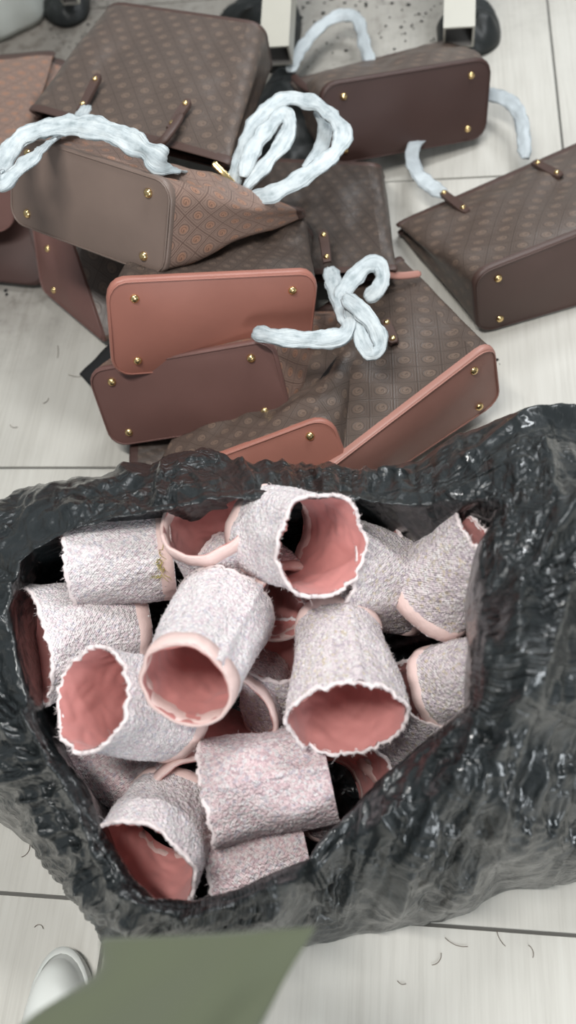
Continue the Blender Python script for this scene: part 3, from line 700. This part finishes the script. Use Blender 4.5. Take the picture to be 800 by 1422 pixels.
#SACK
def sack():
    cx, cy = 345.0, 960.0
    # rings of (px, py, z), each seen as a star round (cx, cy)
    inner = [(40, 930, .23), (26, 850, .24), (44, 765, .25), (98, 738, .26), (150, 726, .27), (235, 708, .28), (290, 690, .28), (345, 686, .28), (420, 684, .28), (500, 694, .27), (545, 712, .26), (600, 738, .26),
             (655, 715, .28), (688, 722, .30), (660, 765, .31), (648, 830, .31), (652, 885, .31), (646, 935, .31), (646, 985, .28), (580, 1040, .24), (500, 1112, .21), (440, 1172, .20), (430, 1192, .20),
             (380, 1212, .23), (330, 1236, .22), (270, 1252, .21), (215, 1248, .21), (180, 1215, .21), (140, 1150, .21), (118, 1090, .22), (80, 1045, .23), (58, 1000, .23)]
    lift = lambda r: [(x, y + (24 if y < 770 and x < 620 else 12 if y < 700 else 0), z) for x, y, z in r]
    crest = [(14, 940, .25), (0, 850, .27), (18, 752, .28), (80, 715, .29), (150, 695, .30), (235, 680, .30), (290, 668, .31), (345, 668, .31), (420, 668, .30), (500, 672, .29), (560, 678, .28), (620, 672, .30),
             (690, 640, .33), (740, 690, .35), (735, 765, .36), (720, 830, .36), (712, 885, .36), (708, 935, .35), (700, 1000, .31), (630, 1065, .26), (545, 1135, .22), (475, 1192, .20), (446, 1225, .19),
             (390, 1250, .24), (340, 1262, .23), (268, 1278, .23), (195, 1270, .22), (150, 1228, .22), (112, 1160, .22), (88, 1100, .23), (50, 1050, .24), (30, 1005, .24)]
    outer = [(-120, 960, .0), (-110, 860, .0), (-60, 735, .0), (0, 706, .02), (55, 692, .02), (130, 672, .02), (200, 650, .02), (270, 643, .02), (345, 650, .02), (430, 662, .02), (500, 668, .02), (560, 662, .03), (598, 654, .04),
             (640, 610, .08), (700, 588, .10), (800, 585, .12), (960, 640, .0), (1010, 800, .0), (1010, 1000, .0), (960, 1150, .0), (860, 1220, .0), (800, 1226, .0), (740, 1234, .0), (700, 1236, .0), (686, 1244, .0), (662, 1262, .0), (600, 1280, .0),
             (530, 1294, .0), (460, 1307, .0), (400, 1312, .0), (300, 1322, .0), (200, 1326, .0), (146, 1312, .0), (128, 1268, .0), (95, 1228, .0), (50, 1178, .0), (0, 1136, .0), (-60, 1100, .0)]
    NA = 900
    def star(ring, sc=1.0):
        out = []; pts = [((x - cx) * sc, (y - cy) * sc, z) for x, y, z in ring]; n = len(pts)
        for k in range(NA):
            a = 2 * math.pi * k / NA; dx, dy = math.cos(a), math.sin(a); best = None
            for i in range(n):
                x1, y1, z1 = pts[i]; x2, y2, z2 = pts[(i + 1) % n]
                ex, ey = x2 - x1, y2 - y1; det = dx * (-ey) - dy * (-ex)
                if abs(det) < 1e-9: continue
                r = (x1 * (-ey) - y1 * (-ex)) / det; s = (dx * y1 - dy * x1) / det
                if r > 0 and -1e-6 <= s <= 1 + 1e-6 and (best is None or r > best[0]): best = (r, z1 + (z2 - z1) * s)
            out.append([best[0], best[1]])
        for _ in range(3): out = [[(out[k - 1][q] + out[k][q] * 2 + out[(k + 1) % NA][q]) / 4 for q in (0, 1)] for k in range(NA)]
        return [P(cx + math.cos(2 * math.pi * k / NA) * r, cy + math.sin(2 * math.pi * k / NA) * r, z) for k, (r, z) in enumerate(out)]
    RI, RC, RO = star(inner), star(lift(crest)), star([(x, y + (14 if y < 740 and x < 620 else 8 if y < 700 else 0), z) for x, y, z in outer])
    cen = P(cx, cy, 0.006)
    # interior: floor of the sack and the wall behind the cuffs
    RF = [Vector((cen.x + (p.x - cen.x) * 0.86, cen.y + (p.y - cen.y) * 0.86, 0.012)) for p in RI]
    RW = [Vector((cen.x + (p.x - cen.x) * 1.05, cen.y + (p.y - cen.y) * 1.05, 0.10)) for p in RI]
    RM = []
    for k in range(NA):
        c, o = RC[k], RO[k]; m = c.lerp(o, 0.5); m.z = c.z * 0.62 + o.z * 0.38 + 0.02; RM.append(m)
    RL = []
    for k in range(NA):
        c, o = RC[k], RO[k]; m = c.lerp(o, 0.93); m.z = max(o.z + (c.z - o.z) * 0.16, 0.02); RL.append(m)
    RU = [Vector((cen.x + (o.x - cen.x) * 0.96, cen.y + (o.y - cen.y) * 0.96, 0.004)) for o in RO]
    rings = [RF, RW, RI, RC, RM, RL, RO, RU]
    steps = [8, 9, 18, 70, 48, 10, 3]
    V = []; UVt = []; FL = []
    ridges = [([(800, 760), (745, 850), (690, 960), (640, 1080), (560, 1200)], .014, .012),
              ([(655, 985), (600, 1080), (520, 1190), (455, 1300)], .016, .010), ([(640, 700), (720, 640), (800, 620)], .018, .014), ([(735, 700), (745, 780), (740, 860)], .014, .012),
              ([(30, 760), (150, 705), (280, 665), (420, 672), (560, 690)], .010, .007), ([(60, 1010), (120, 1130), (160, 1240), (270, 1285)], .014, .008), ([(0, 960), (50, 1070), (105, 1200)], .012, .010),
              ([(430, 1190), (520, 1160), (600, 1130), (690, 1080)], .012, .009), ([(640, 830), (700, 900), (690, 990)], .012, .010), ([(270, 1285), (340, 1262), (430, 1228)], .010, .006), ([(625, 1270), (650, 1150), (700, 1040)], .012, .009)]
    RG = []
    for pl, amp, wd in ridges:
        q = [P(x, y, .2) for x, y in pl]; RG.append(([(p.x, p.y) for p in q], amp, wd))
    def ridge(p):
        h = 0
        for pl, amp, wd in RG:
            best = 9
            for (x1, y1), (x2, y2) in zip(pl, pl[1:]):
                ex, ey = x2 - x1, y2 - y1; t = max(0, min(1, ((p.x - x1) * ex + (p.y - y1) * ey) / (ex * ex + ey * ey)))
                best = min(best, math.hypot(p.x - x1 - t * ex, p.y - y1 - t * ey))
            if best < wd * 3.5: h += amp * math.exp(-(best / wd) ** 1.3)
        return h
    FOLD = [(q.x, q.y) for q in (P(x, y, .22) for x, y in [(840, 740), (800, 830), (758, 920), (728, 1000), (706, 1090), (692, 1200)])]
    def fold(p):
        best = (9, 1)
        for (x1, y1), (x2, y2) in zip(FOLD, FOLD[1:]):
            ex, ey = x2 - x1, y2 - y1; t = max(0, min(1, ((p.x - x1) * ex + (p.y - y1) * ey) / (ex * ex + ey * ey)))
            dd = math.hypot(p.x - x1 - t * ex, p.y - y1 - t * ey)
            if dd < best[0]: best = (dd, ex * (p.y - y1) - ey * (p.x - x1))
        d_, sd = best
        return 0.045 * (math.exp(-d_ / 0.05) if sd < 0 else math.exp(-(d_ / 0.006) ** 2))
    def tri(x):
        x = x - math.floor(x); return abs(x - 0.5) * 4 - 1
    rw = random.Random(21); WV = []
    for wl, cnt in ((0.17, 3), (0.10, 4), (0.062, 4), (0.036, 3), (0.021, 2)):
        for _ in range(cnt):
            a_ = rw.uniform(0, math.pi); WV.append((math.cos(a_) / wl, math.sin(a_) / wl, rw.uniform(-0.5, 0.5) / wl, rw.random(), wl * 0.050, rw.uniform(0, 50)))
    def facets(p):
        h = 0.0
        wx = noise.noise(Vector((p.x * 6, p.y * 6, p.z * 6))) * 0.035; wy = noise.noise(Vector((p.x * 6 + 9, p.y * 6, p.z * 6))) * 0.035
        for kx, ky, kz, ph, am, sd in WV:
            m = noise.noise(Vector((p.x * 5 + sd, p.y * 5, p.z * 5))) * 2.0 + 0.35
            if m > 0: h += am * min(m, 1.0) * tri((p.x + wx) * kx + (p.y + wy) * ky + p.z * kz + ph)
        return h
    def crease(v, s, k):
        q = Vector((v.x * s + k, v.y * s - k, v.z * s * 1.2))
        d, _ = noise.voronoi(q + Vector((noise.noise(q * 1.4), noise.noise(q * 1.4 + Vector((9, 2, 1))), 0)) * 0.5)
        return min(d[1] - d[0], 0.55)
    total = 0; rows = []
    for ri in range(len(rings) - 1):
        for s in range(steps[ri] + (1 if ri == len(rings) - 2 else 0)):
            rows.append((ri, s / steps[ri]))
    nrow = len(rows)
    for (ri, t) in rows:
        r0, r1, r2, r3 = rings[max(ri - 1, 0)], rings[ri], rings[min(ri + 1, len(rings) - 1)], rings[min(ri + 2, len(rings) - 1)]
        depth = ri + t
        # wrinkles: strong on the lip and outside, weak on the bottom
        A_ = 1.0 if 2.0 <= depth <= 5.6 else 0.45
        if depth > 5.6: A_ = 0.25
        for k in range(NA):
            a, b, c, d = r0[k], r1[k], r2[k], r3[k]
            p = 0.5 * (2 * b + (c - a) * t + (2 * a - 5 * b + 4 * c - d) * t * t + (3 * b - a - 3 * c + d) * t ** 3)
            th = 2 * math.pi * k / NA
            if depth > 1.2:
                span = (RO[k] - RC[k]).length
                env = min(1.0, (depth - 1.2) / 1.2) * (1.0 if depth < 4.2 else max(0.12, 1 - (depth - 4.2) / 1.3))
                calm = math.exp(-((depth - 2.25) / 0.75) ** 2)
                amp = env * (1 - 0.82 * calm) * (0.30 + min(0.9, span / 0.22)); ca, sa = math.cos(th), math.sin(th)
                w1 = noise.noise(Vector((ca * 3, sa * 3, depth))) * 0.6
                # folds run from the mouth outwards, the film between them creased into flat facets
                r_ = math.hypot(p.x - cen.x, p.y - cen.y) + p.z * 0.7
                pl = (0.35 - abs(noise.noise(Vector((ca * 5 + w1, sa * 5, depth * 0.5))))) * 0.020
                wv = noise.noise(Vector((ca * 6, sa * 6, r_ * 3))) * 0.06
                def sm(x): x = max(0.0, min(1.0, x)); return x * x * (3 - 2 * x)
                wr = sm((ca + 0.35) / 0.5) * sm((sa + 0.35) / 0.5)     # towards the viewer's right the film hangs in steep streaks
                s_ = 0.94 * p.x - 0.34 * p.y; l_ = 0.34 * p.x + 0.94 * p.y; ws = noise.noise(Vector((s_ * 7, l_ * 4, 1))) * 0.05
                st2 = (0.28 - abs(noise.noise(Vector(((s_ + ws) * 13, l_ * 2.6, p.z * 3))))) * 0.040 + (0.28 - abs(noise.noise(Vector(((s_ + ws) * 34, l_ * 6, p.z * 5))))) * 0.020 + (0.28 - abs(noise.noise(Vector(((s_ + ws) * 80, l_ * 15, p.z * 9))))) * 0.008
                st = (0.28 - abs(noise.noise(Vector((ca * 4.5, sa * 4.5, (r_ + wv) * 17))))) * 0.024 + (0.28 - abs(noise.noise(Vector((ca * 8, sa * 8, (r_ + wv) * 40))))) * 0.012 + (0.28 - abs(noise.noise(Vector((ca * 14, sa * 14, (r_ + wv) * 85))))) * 0.0045
                st = st * (1 - wr) + st2 * wr * 1.5; cr = facets(p)
                if sa < -0.45: amp *= 0.6
                dv = Vector((ca * 0.55, -sa * 0.55, 0.85)) if depth > 3.1 else Vector((0, 0, 1))
                if depth > 4.2: amp = max(amp, 0.35 * (1 if depth < 5.4 else 0.4))
                p = p + dv * ((pl + st) * amp + cr * amp * 0.9 + st * 0.25 * calm)
                if depth >= 2.8 and depth < 5.6: p.z += fold(p) * min(1, 5.6 - depth, (depth - 2.8) * 2)
                if depth >= 2.6 and depth < 5.8: p.z += ridge(p) * min(1, (5.8 - depth)) * (0.12 if math.sin(th) < -0.55 and math.cos(th) < 0.55 else 1)
                out = Vector((ca, -sa, 0))
                hz = 0.005 * noise.noise(Vector((p.x * 10, p.y * 10, p.z * 10 + 3))) + 0.0012 * tri(p.z * 20 + 5 * noise.noise(Vector((ca * 5, sa * 5, p.z * 9))))
                hz *= 1 - 0.7 * calm
                p = p + out * hz * (1 if depth > 1.9 else 0.3)
            p.z = max(p.z, 0.0035 if depth > 5 else 0.008)
            V.append(p); rr_ = math.hypot(p.x - cen.x, p.y - cen.y) + p.z * 0.7; 
            wr = max(0.0, min(1.0, (math.cos(th) + 0.35) / 0.5)) * max(0.0, min(1.0, (math.sin(th) + 0.35) / 0.5))
            FL.append(tuple(Vector((math.cos(th) * 4.5, math.sin(th) * 4.5, rr_ * 26)).lerp(Vector(((0.34 * p.x + 0.94 * p.y) * 5, p.z * 8, (0.94 * p.x - 0.34 * p.y) * 30)), wr)))
    F_ = grid_faces(NA, nrow, True)
    V.append(Vector((cen.x, cen.y, 0.008))); c0 = len(V) - 1
    F_ += [(c0, (k + 1) % NA, k) for k in range(NA)]
    o = mesh('bin_bag', V, F_, PLASTIC, loc=(cen.x, cen.y, 0.003))
    FL.append((0, 0, 0)); at_ = o.data.attributes.new('flow', 'FLOAT_VECTOR', 'POINT'); at_.data.foreach_set('vector', [c for v in FL for c in v])
    md = o.modifiers.new('skin', 'SOLIDIFY'); md.thickness = 0.0008; md.offset = 0
    tag(o, 'crumpled black plastic bin bag standing wide open in front of the totes, full of cuffs', 'bin bag')
    print('sack verts', len(V))
sack()
#EXTRAS
def square_tube(name, label, a, b, s, cap=True, group=None, tilt=0.0):
    """hollow square tube from a (open end) to b, world points"""
    ax = (b - a).normalized(); sd = ax.cross(Vector((0, 0, 1))).normalized(); up = sd.cross(ax)
    V = []
    for (k, t) in ((s, 1.0), (s, 0.0), (s * 0.86, 0.0), (s * 0.86, 0.9)):
        for (x, y) in ((-1, -1), (-0.92, -1), (0.92, -1), (1, -1), (1, -0.92), (1, 0.92), (1, 1), (0.92, 1), (-0.92, 1), (-1, 1), (-1, 0.92), (-1, -0.92)):
            V.append(a.lerp(b, t) + sd * x * k / 2 + up * y * k / 2)
    root = thing(name, label, 'frame leg', (a.x, a.y, 0), group)
    mesh('tube', V[:24] + V[24:36], grid_faces(12, 3, True), STEEL, root, smooth=False)
    F_ = grid_faces(12, 2, True); F_.append(tuple(range(12, 24)))
    mesh('tube_inside', V[24:], F_, STEEL_IN, root, smooth=False)
    return root
def lump(name, label, cat, pts, mat, h, seed=0, group=None, parent=None):
    """a crumpled low lump filling an outline of px points at floor level"""
    cxp = sum(p[0] for p in pts) / len(pts); cyp = sum(p[1] for p in pts) / len(pts); n = 72
    ring = catmull([tuple(p) for p in pts] + [tuple(pts[0])], n + 1)[:n]
    V = []; rr = 14
    for j in range(rr):
        t = j / (rr - 1); k = 1 - t ** 1.3
        for (x, y) in ring:
            p = P(cxp + (x - cxp) * k, cyp + (y - cyp) * k, 0.0); z = h * (1 - k ** 3) ** 0.6 if j else 0.0
            p.z = max(0.002, z + (0.012 * N3(p, 22, seed) + 0.006 * N3(p, 55, seed)) * (1 if j > 1 else 0)); V.append(p)
    F_ = grid_faces(n, rr, True); F_.append(tuple(range(n * (rr - 1), n * rr)))
    F_.append(tuple(range(n))[::-1])
    c = P(cxp, cyp, 0)
    return tag(mesh(name, V, F_, mat, parent, loc=None if parent else (c.x, c.y, 0)), label, cat, group)
lump('plastic_wrap', 'black plastic wrapped over the foot of the square steel leg, upper right', 'plastic wrap', [(606, 40), (625, 22), (660, 8), (690, 28), (694, 60), (672, 78), (640, 80), (612, 72)], RUBBER, 0.045, 1)
d = V3((0.01, 0.42, 0.16)).normalized()
a = P(637, 52, 0.085); square_tube('frame_leg', 'pale square steel tube with its hollow end towards the viewer, over black plastic', a, a + d * 0.7, 0.056)
lump('plastic_wrap', 'black plastic wrapped round the foot of the cream leg behind the face-up tote', 'plastic wrap', [(305, 28), (330, 8), (360, -6), (400, -6), (418, 25), (416, 60), (400, 92), (372, 100), (350, 48), (325, 45)], RUBBER, 0.05, 2)
a = P(384, 78, 0.095); square_tube('frame_leg', 'cream square steel tube rising behind the right corner of the face-up tote', a, a + d * 0.7, 0.054)
lump('plastic_wrap', 'black plastic wrapped round the foot next to the white sack, top left', 'plastic wrap', [(58, 8), (80, -20), (118, -22), (126, 8), (118, 30), (92, 40), (66, 30)], RUBBER, 0.04, 3)
a = P(95, -2, 0.07); square_tube('frame_leg', 'grey steel tube end just showing at the top edge beside the white sack', a, a + d * 0.6, 0.036)
lump('plastic_wrap', 'added crumpled black filler inside the white handle loops, between the two top totes', 'plastic wrap', [(352, 150), (385, 108), (425, 120), (455, 150), (470, 200), (450, 250), (400, 262), (355, 240)], RUBBER, 0.06, 5)  # black filler added in the gap, not wrapped round a foot
# white plastic sack, top left: a pleated standing sack
V = []; nk, nr = 110, 26; c = P(-18, 28, 0)
for j in range(nr):
    t = j / (nr - 1)
    for k in range(nk):
        th = 2 * math.pi * k / nk; r = 0.135 * (1 - 0.25 * t ** 2) * (1 + 0.10 * math.sin(th * 9 + 2 * N3((th, t * 2, 0), 1)) * (0.3 + t) + 0.08 * N3((math.cos(th), math.sin(th), t * 2), 1.6, 3))
        V.append(V3((c.x + r * math.cos(th) * 1.15, c.y + 0.04 + r * math.sin(th), 0.004 + 0.30 * t + 0.012 * N3((math.cos(th) * 3, math.sin(th) * 3, t), 1) * t)))
F_ = grid_faces(nk, nr, True); F_.append(tuple(range(nk))[::-1])
o = mesh('plastic_sack', V, F_, WHITE_FILM, loc=(c.x, c.y, 0)); md = o.modifiers.new('skin', 'SOLIDIFY'); md.thickness = 0.0008
tag(o, 'milky white pleated plastic sack standing in the top left corner', 'sack')
# crumbs of black foam and stray lint
rnd = random.Random(5); V = []; F_ = []
def crumb(p, r):
    i0 = len(V); pts = [(1, 0, 0), (-1, 0, 0), (0, 1, 0), (0, -1, 0), (0, 0, 1), (0, 0, -0.4)]
    s = rnd.uniform(0.5, 1.2)
    for q in pts: V.append(V3((p.x + q[0] * r * s + rnd.uniform(-.3, .3) * r, p.y + q[1] * r * rnd.uniform(.5, 1.2), max(0.0006, r * 0.4 + q[2] * r * 0.7))))
    for a_, b_ in ((0, 2), (2, 1), (1, 3), (3, 0)): F_.append((i0 + a_, i0 + b_, i0 + 4)); F_.append((i0 + b_, i0 + a_, i0 + 5))
for _ in range(260):
    x = rnd.uniform(395, 640); y = rnd.uniform(-20, 100); 
    if rnd.random() < (y + 20) / 150: continue
    crumb(P(x, y), rnd.uniform(0.0012, 0.0042) * (1.7 if rnd.random() < .1 else 1))
for _ in range(140): crumb(P(rnd.uniform(50, 160), rnd.uniform(-10, 95)), rnd.uniform(0.001, 0.003))
for x, y, r in ((10, 410, .006), (690, 500, .0035), (8, 404, .004), (694, 506, .002)): crumb(P(x, y), r)
tag(mesh('foam_crumbs', V, F_, CRUMB, smooth=False), 'black crumbs scattered over the dirty floor at the top', 'debris', kind='stuff')
V = []; F_ = []
def lint(x, y, a, ln, curl):
    p = P(x, y, 0.001); cur = V3(p); n = 9; i0 = len(V)
    for q in range(n):
        d_ = V3((math.cos(a), math.sin(a), 0)); s = V3((-d_.y, d_.x, 0)) * 0.0004
        V.extend([cur + s, cur - s, cur + V3((0, 0, 0.0008))]); cur = cur + d_ * ln / n; a += curl
    for q in range(n - 1):
        for k in range(3): F_.append((i0 + q * 3 + k, i0 + q * 3 + (k + 1) % 3, i0 + q * 3 + 3 + (k + 1) % 3, i0 + q * 3 + 3 + k))
for x, y, a_, ln, cu in ((80, 480, -1.2, .03, -.05), (95, 520, -.5, .03, .1), (14, 590, -1, .018, .2), (618, 1302, -.7, .03, .12), (690, 1292, -1.4, .02, .1), (552, 1362, -.9, .012, .2), (60, 560, .3, .015, .2), (640, 590, .8, .014, .3), (600, 1340, .2, .02, .2), (740, 1330, 1.2, .016, .2), (30, 1190, .4, .02, .2), (60, 1290, 2, .016, .3)):
    lint(x, y, a_, ln, cu)
tag(mesh('lint', V, F_, LINT), 'stray brown threads and lint on the pale tiles', 'debris', kind='stuff')

# ------------------------------------------------------------------ the person at the bottom edge
person = thing('person', 'person at the bottom edge in an olive green coat, one white shoe showing', 'person', P(150, 1480, 0))
ZC = 0.50
# coat skirt: cloth over the lap whose front corner hangs towards the bin bag
top = [(130, 1302), (200, 1300), (290, 1296), (370, 1291), (440, 1286)]
bot = [(-90, 1560), (20, 1580), (140, 1590), (230, 1590), (262, 1580)]
nu, nv = 60, 44; V = []; UV = []
tc_ = catmull([tuple(map(float, p)) for p in top], nu); bc = catmull([tuple(map(float, p)) for p in bot], nu)
for j in range(nv):
    t = j / (nv - 1)
    for i in range(nu):
        u = i / (nu - 1)
        x = tc_[i][0] * (1 - t) + bc[i][0] * t; y = tc_[i][1] * (1 - t) + bc[i][1] * t
        z = ZC + 0.10 * t + 0.02 * math.sin(u * math.pi) + 0.006 * math.sin(u * 11 + t * 4) * (0.4 + t)
        x += 45 * math.exp(-((y - 1352) / 42) ** 2) * (1 - u) ** 3
        V.append(P(x, y, z)); UV.append((u * 0.35, t * 0.5))
# the hem turns down in front and at both sides
drop = []
for j in range(8):
    for i in range(nu):
        p = V3(V[i]); k = j / 7; drop.append(p + V3((0, 0.002 * k - 0.004 * k * k * 4, -0.05 * k)))
o = mesh('coat', V, grid_faces(nu, nv, flip=True), OLIVE, person, uvs=UV, label='olive green coat skirt')
md = o.modifiers.new('cloth', 'SOLIDIFY'); md.thickness = 0.005; md.offset = -1
def limb(name, pts, mat, label=None):
    n = 40; cs = catmull(pts, n); V = []; UV = []; m = 28; side = None
    for i, c in enumerate(cs):
        p = V3(c[:3]); q = (V3(cs[min(i + 1, n - 1)][:3]) - V3(cs[max(0, i - 1)][:3])).normalized()
        s = q.cross(V3((1, 0, 0))).normalized(); b_ = q.cross(s)
        for k in range(m):
            a_ = 2 * math.pi * k / m; r = c[3] * (1 + 0.05 * N3((math.cos(a_), math.sin(a_), i * .25), 1.5)); V.append(p + (s * math.cos(a_) + b_ * math.sin(a_)) * r); UV.append((k / m * .4, i * .015))
    F_ = grid_faces(m, n, True) + [tuple(range(m))[::-1], tuple(range(len(V) - m, len(V)))]
    return mesh(name, V, F_, mat, person, uvs=UV, label=label)
DARKTR = plain('dark_trouser_cloth', (0.03, 0.032, 0.03), 0.9, bs=200)
sh = P(92, 1385, 0)
def shoe(cx_, ytoe, rot):
    prof = []; nk, nr = 40, 16; L = 0.27; Wd = 0.088; V = []
    for j in range(nr):
        t = j / (nr - 1)
        for k in range(nk):
            a_ = 2 * math.pi * k / nk; x = math.cos(a_); y = math.sin(a_)
            yy = 0.5 * L * math.copysign(abs(y) ** 0.8, y); ww = 0.5 * Wd * (1.0 if y > 0 else 0.82) * (1 - 0.10 * (1 - abs(y)))
            if t < 0.3: sc, z = 1.0 + 0.03 * math.sin(t / 0.3 * math.pi), t / 0.3 * 0.024
            else:
                q = (t - 0.3) / 0.7; hh = 0.045 + 0.045 * max(0, -y + 0.2); sc = 0.955 * math.cos(q * math.pi / 2) ** 0.55; z = 0.024 + hh * math.sin(q * math.pi / 2)
            X_, Y_ = x * ww * sc, yy * sc
            V.append(V3((cx_ + X_ * math.cos(rot) - Y_ * math.sin(rot), ytoe - L / 2 + X_ * math.sin(rot) + Y_ * math.cos(rot), z + 0.001)))
    F_ = grid_faces(nk, nr, True) + [tuple(range(nk))[::-1], tuple(range(nk * (nr - 1), nk * nr))]
    s = mesh('shoe', V, F_, WHITE_RUBBER, person, label='white rubber shoe')
    V2 = []
    for rr_, zz in ((1.0, 0.021), (1.035, 0.0225), (1.035, 0.0255), (0.98, 0.027)):
        for k in range(nk):
            a_ = 2 * math.pi * k / nk; x = math.cos(a_); y = math.sin(a_); yy = 0.5 * L * math.copysign(abs(y) ** 0.8, y) * rr_; ww = 0.5 * Wd * (1.0 if y > 0 else 0.82) * (1 - 0.10 * (1 - abs(y))) * rr_ * x
            V2.append(V3((cx_ + ww * math.cos(rot) - yy * math.sin(rot), ytoe - L / 2 + ww * math.sin(rot) + yy * math.cos(rot), zz)))
    mesh('sole_rim', V2, grid_faces(nk, 4, True), WHITE_RUBBER, s)
toe = P(108, 1320, 0.03)
shoe(toe.x, toe.y, 0.15); shoe(toe.x + 0.30, toe.y - 0.16, -0.1)
for dx, dy in ((0.0, 0.0), (0.30, -0.16)):
    bx_, by = toe.x + 0.02 + dx, toe.y - 0.20 + dy
    limb('trouser_leg', [(bx_, by, 0.07, 0.05), (bx_ + 0.01, by - 0.0, 0.25, 0.055), (bx_ + 0.02, by + 0.01, 0.40, 0.06), (bx_ + 0.03, by - 0.12, 0.46, 0.07), (bx_ + 0.04, by - 0.30, 0.50, 0.08)], DARKTR, 'dark trouser leg')
